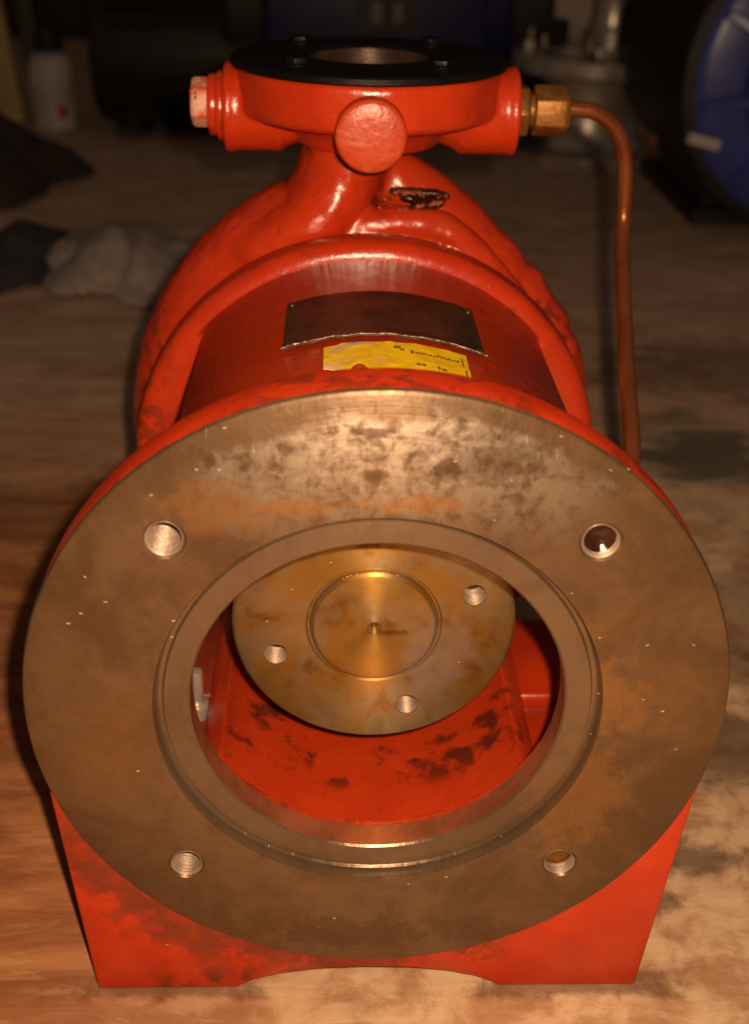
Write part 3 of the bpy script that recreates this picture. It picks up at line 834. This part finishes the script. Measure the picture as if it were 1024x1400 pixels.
# curled pale flecks added on face and hub to stand in for glints
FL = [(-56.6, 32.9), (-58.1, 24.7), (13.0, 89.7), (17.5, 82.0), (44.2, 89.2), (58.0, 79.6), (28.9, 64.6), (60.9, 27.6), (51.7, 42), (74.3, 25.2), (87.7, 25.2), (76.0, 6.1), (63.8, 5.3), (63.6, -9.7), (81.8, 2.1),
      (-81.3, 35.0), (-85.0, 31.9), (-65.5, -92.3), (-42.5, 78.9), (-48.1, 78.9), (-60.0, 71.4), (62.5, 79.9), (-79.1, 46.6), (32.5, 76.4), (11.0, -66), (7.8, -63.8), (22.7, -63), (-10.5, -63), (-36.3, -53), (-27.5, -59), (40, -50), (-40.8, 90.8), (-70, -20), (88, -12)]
wb = MB()
def fleck(x, z, y, sc):
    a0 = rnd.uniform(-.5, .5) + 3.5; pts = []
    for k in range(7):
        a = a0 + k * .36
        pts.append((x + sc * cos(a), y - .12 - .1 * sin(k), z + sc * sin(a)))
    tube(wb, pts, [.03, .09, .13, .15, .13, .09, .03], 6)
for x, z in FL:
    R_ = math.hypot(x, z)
    fleck(x, z, 0 if R_ > 65.3 else 4.0, rnd.uniform(.35, .65))
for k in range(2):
    a = rnd.uniform(0, 2 * pi); R_ = rnd.uniform(66, 97); fleck(R_ * sin(a), R_ * cos(a), 0, rnd.uniform(.3, .6))
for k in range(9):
    a = rnd.uniform(-.5, .5); fleck(20.8 * sin(a), 20.8 * cos(a), 45.6, rnd.uniform(.35, .6))
for (x, z) in ((-26, 14), (-14, 24), (-8, -3), (9, -2), (28, -14), (-34, 2), (19, 8)): fleck(x, z, 44.4 if math.hypot(x, z) < 19 else 45.8, rnd.uniform(.3, .6))
o = build(wb, 'glint_flecks', M['glint_flecks'], None, 60); o['kind'] = 'stuff'; adopt(o)

# ------------------------------------------------------------------ things lying and standing further back
# --- crumpled cloths
def cloth(name, mat, cx, cy, w, d, h, seed, label, cat='rag', rot=0.0, nx=90, ny=90, fold=7.0):
    mb = MB(); vs = []; keep = {}
    cr, sr = cos(rot), sin(rot)
    for i in range(nx + 1):
        for j in range(ny + 1):
            u, v = i / nx * 2 - 1, j / ny * 2 - 1
            q = Vector((u * 1.05 + seed, v * 1.05 - seed, seed * .3))
            rr_ = math.hypot(u, v)
            ang = math.atan2(v, u)
            edge = 0.80 + 0.34 * mnoise.noise(Vector((cos(ang) * 1.5 + seed, sin(ang) * 1.5, 3)))
            k = max(0.0, 1 - rr_ / edge)
            a = 1 - abs(mnoise.noise(q * 1.3)) * 2.2; b = 1 - abs(mnoise.noise(q * 2.9 + Vector((5, 1, 0)))) * 2.0; c = mnoise.noise(q * .8 + Vector((1, 9, 2)))
            n1 = abs(mnoise.noise(q * 1.25 + Vector((.3 * c, .3 * c, 0)))); n2 = abs(mnoise.noise(q * 2.1 + Vector((4, 2, 1))))
            crease = fold * 1.3 * max(0, 1 - n1 * 4.5) ** 1.3 + fold * .2 * max(0, 1 - n2 * 4.0)
            z = (k ** .75) * max(2.0, h * (.95 + .9 * c) - crease) + 1.2
            x = u * w / 2 + 7 * mnoise.noise(q * 2.2 + Vector((7, 0, 0))); y = v * d / 2 + 7 * mnoise.noise(q * 2.2 + Vector((0, 7, 0)))
            vs.append((x * cr - y * sr, x * sr + y * cr, max(z, .6)))
            keep[(i, j)] = rr_ < edge
    W = ny + 1; fs = []
    for i in range(nx):
        for j in range(ny):
            if keep[(i, j)] and keep[(i + 1, j)] and keep[(i, j + 1)] and keep[(i + 1, j + 1)]:
                a = i * W + j; fs.append((a, a + W, a + W + 1, a + 1))
    used = sorted({q for f in fs for q in f}); ix = {q: k for k, q in enumerate(used)}
    mb.add([vs[q] for q in used], [tuple(ix[q] for q in f) for f in fs])
    o = build(mb, name, mat, None, 180)
    md = o.modifiers.new('solid', 'SOLIDIFY'); md.thickness = 0.0012; md.offset = 1
    evaluated(o, 180)
    o.location = (cx * S, cy * S, FLOOR * S)
    tag(o, label, cat)
    return o
cloth('rag', M['rag'], -206, 800, 200, 330, 34, 2.3, 'crumpled grey cleaning rag lying on the wooden floor left of the pump', 'rag', 0.15, fold=11)
cloth('dark_rag', M['navycloth'], -292, 800, 150, 260, 36, 6.1, 'dark slate cloth lying against the left side of the pale grey rag', 'rag', -0.3, fold=9)
cloth('dark_cloth', M['darkcloth'], -400, 1090, 260, 300, 84, 9.4, 'dark brown cloth heaped on the floor behind the two rags', 'cloth', 0.1, fold=12)

# --- small white bottle
bt = thing('bottle', 'small dirty white plastic bottle with dark cap standing at the far left', 'bottle', (-384, 1400, FLOOR))
b_ = MB(); solid(b_, [(24, 0), (27, 2), (28, 8), (29, 60), (28.5, 82), (24, 92), (12, 98), (11, 104)], 'z', n=48); build(b_, 'bottle_body', M['white'], bt)
b_ = MB(); solid(b_, [(17, 98), (18, 100), (18, 122), (15, 126), (.5, 127)], 'z', n=32); build(b_, 'cap', M['blackmatt'], bt)
b_ = MB(); patch(b_, 28.6, -12, 22, 0, 1, .4, 8, 3)
lab = MB()
for k in range(9):
    pass
tube(lab, [(13, -25.6, 26), (13, -26.8, 26)], [9, 8], 20); build(lab, 'red_mark', M['redcap'], bt)

# --- plank and steel post leaning at the far left
def lean(name, mat, base, w, d, h, tilt, label, cat, group=None, tilty=0.0):
    mb = MB(); box(mb, -w / 2, w / 2, -d / 2, d / 2, 0, h)
    o = build(mb, name, mat, None, 30); bevel(o, 1.5, 2)
    o.location = (base[0] * S, base[1] * S, FLOOR * S); o.rotation_euler = (tilty, tilt, 0)
    tag(o, label, cat, group); return o
lean('plank', M['plank'], (-455, 1440), 44, 20, 700, -0.10, 'yellowed plank standing upright at the left edge behind the dark cloth', 'plank')
lean('post', M['greypost'], (-412, 1470), 24, 24, 700, -0.10, 'narrow grey steel post between the yellowed plank and the white bottle', 'post')
lean('red_handle', M['darkred'], (-338, 1620), 26, 26, 620, 0.02, 'dark red square pole standing upright behind the black machine', 'pole')
lean('board', M['plank'], (495, 1640), 36, 22, 600, 0.03, 'pale wooden batten upright between the steel pump and the blue drum', 'batten')

# --- black motor at the left, in the dark
bk = thing('black_motor', 'black finned motor lying in the dark behind the pump at the left', 'motor', (-205, 1420, FLOOR))
b_ = MB(); solid(b_, [(60, -120), (86, -116), (92, -100), (92, 100), (86, 116), (60, 120)], 'x', (0, 0, 98), 64); build(b_, 'motor_body', M['blackmatt'], bk)
for k in range(28):
    a = 2 * pi * k / 28
    if cos(a) < -.8: continue
    f_ = MB(); r0, r1 = 90, 101
    p = [(r0 * sin(a - .016), r0 * cos(a - .016)), (r1 * sin(a - .012), r1 * cos(a - .012)), (r1 * sin(a + .012), r1 * cos(a + .012)), (r0 * sin(a + .016), r0 * cos(a + .016))]
    loft(f_, [[(-95, q[0], 98 + q[1]) for q in p], [(95, q[0], 98 + q[1]) for q in p]]); build(f_, 'fin', M['blackmatt'], bk)
for s in (-1, 1):
    f_ = MB(); box(f_, s * 70 - 18, s * 70 + 18, -80, 80, 0, 14); prism(f_, [(s * 70 - 8, 10), (s * 70 + 8, 10), (s * 70 + 8, 40), (s * 70 - 8, 40)], -60, 60); build(f_, 'foot', M['blackmatt'], bk)

# --- large dark blue motor right behind the red pump
bm_ = thing('blue_motor', 'large dark navy motor with a terminal box standing in shadow directly behind the red pump', 'motor', (52, 1480, FLOOR))
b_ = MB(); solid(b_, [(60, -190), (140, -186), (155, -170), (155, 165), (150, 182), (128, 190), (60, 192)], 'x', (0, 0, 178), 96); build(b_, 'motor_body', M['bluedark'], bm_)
for s in (-1, 1):
    b_ = MB(); solid(b_, [(156, s * 150), (162, s * 154), (163, s * 196), (156, s * 206), (70, s * 210), (.5, s * 210)], 'x', (0, 0, 178), 96); build(b_, 'end_bell', M['blackmatt'], bm_)
for s in (-1, 1):
    b_ = MB(); box(b_, s * 120 - 30, s * 120 + 30, -130, 130, 0, 18); box(b_, s * 120 - 14, s * 120 + 14, -90, 90, 14, 70); build(b_, 'foot', M['blackmatt'], bm_)
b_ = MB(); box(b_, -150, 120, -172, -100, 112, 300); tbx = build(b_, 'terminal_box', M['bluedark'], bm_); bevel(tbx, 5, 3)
b_ = MB(); box(b_, -40, 36, -174.5, -171.5, 140, 200); lbp = build(b_, 'label_plate', M['blackmatt'], tbx)
for x0, x1 in ((-22, -8), (6, 17)):
    b_ = MB(); box(b_, x0, x1, -175.4, -174.2, 151, 174); build(b_, 'letter_bar', M['greylabel'], tbx)

# --- steel pump with bolted flange at the right back
sp = thing('steel_pump', 'dull grey steel pump with a bolted round flange behind the copper pipe', 'pump', (306, 1290, FLOOR))
b_ = MB(); solid(b_, [(96, 0), (98, 4), (98, 14), (70, 18), (62, 30), (60, 86), (64, 98), (80, 104)], 'z', n=96); build(b_, 'pump_body', M['dullsteel'], sp)
b_ = MB(); solid(b_, [(98, 104), (101, 107), (101, 122), (98, 125), (60, 126), (58, 134), (.5, 134)], 'z', n=96); sfl = build(b_, 'bolted_flange', M['dullsteel'], sp)
for k in range(8):
    a = 2 * pi * (k + .35) / 8
    b_ = MB(); hexbolt(b_, (80 * sin(a), 80 * cos(a), 125.5), '+z', 10, 10, a); cyl(b_, 5, 135, 148, 'z', (80 * sin(a), 80 * cos(a), 0), 16); build(b_, 'flange_bolt', M['steel'], sfl, 25)
b_ = MB(); solid(b_, [(34, 132), (34, 150), (26, 156), (24, 190), (20, 196), (.5, 197)], 'z', (18, 0, 0), 48); build(b_, 'port', M['dullsteel'], sp)
b_ = MB(); hexbolt(b_, (-52, -20, 133), '+z', 16, 30, .2); build(b_, 'hex_cap', M['blackmatt'], sp)
b_ = MB(); tube(b_, bez([(60, -74, 70), (66, -80, 50), (64, -82, 24), (62, -78, 10)], 8), 5, 12); build(b_, 'drain_pipe', M['copper'], sp, 60)

# --- pale sack further behind
mb = MB(); rings = []
for k in range(13):
    t = k / 12; z = t * 330
    w = 1 - .18 * t + .10 * sin(t * 9)
    rings.append([((92 * w + 10 * mnoise.noise(Vector((cos(2 * pi * i / 48) * 1.6, sin(2 * pi * i / 48) * 1.6, t * 4)))) * cos(2 * pi * i / 48), (60 * w + 10 * mnoise.noise(Vector((cos(2 * pi * i / 48) * 1.6, 4, t * 4)))) * sin(2 * pi * i / 48), z) for i in range(48)])
loft(mb, rings)
o = build(mb, 'sack', M['palecloth'], None, 70); o.location = (330 * S, 1640 * S, FLOOR * S)
tag(o, 'pale creased sack standing in the gloom behind the grey steel pump', 'sack')

# --- blue round motor at the right edge
bd = thing('blue_drum', 'round blue motor end with a white label, cut off by the right edge', 'motor', (463, 900, FLOOR))
b_ = MB(); solid(b_, [(120, 0), (140, 0.5), (149, 4), (153, 12), (153, 24), (147, 30), (145, 330), (120, 345)], 'y', (0, 0, 153.5), 128); build(b_, 'motor_body', M['blackmatt'], bd, 30)
b_ = MB(); solid(b_, [(140, 1.5), (137, -1.5), (128, -5), (96, -9), (92, -20), (86, -24), (40, -27), (.5, -27)], 'y', (0, 0, 153.5), 128); end = build(b_, 'end_cover', M['blue'], bd, 25)
for k in range(10):
    a = rad(-100 + 36 * k)
    u = Vector((sin(a), 0, cos(a))); t_ = Vector((cos(a), 0, -sin(a))); c = Vector((0, 0, 153.5))
    b_ = MB(); loft(b_, [[tuple(c + u * r + t_ * w + Vector((0, y, 0))) for r, w, y in ((92, -6, -18), (92, 6, -18), (134, 5, -4), (134, -5, -4))], [tuple(c + u * r + t_ * w + Vector((0, y, 0))) for r, w, y in ((92, -4, -24), (92, 4, -24), (132, 3, -9), (132, -3, -9))]])
    build(b_, 'cover_rib', M['blue'], end, 25)
b_ = MB(); prism(b_, [(-142, 98), (-112, 91), (-110, 100), (-140, 107)], -12.5, -4); o = build(b_, 'label', M['whiteplate'], end)
for s in (-1, 1):
    b_ = MB(); box(b_, s * 80 - 26, s * 80 + 26, 60, 300, 0, 16); prism(b_, [(s * 80 - 10, 12), (s * 80 + 10, 12), (s * 80 + 10, 44), (s * 80 - 10, 44)], 80, 280); build(b_, 'foot', M['blackmatt'], bd)
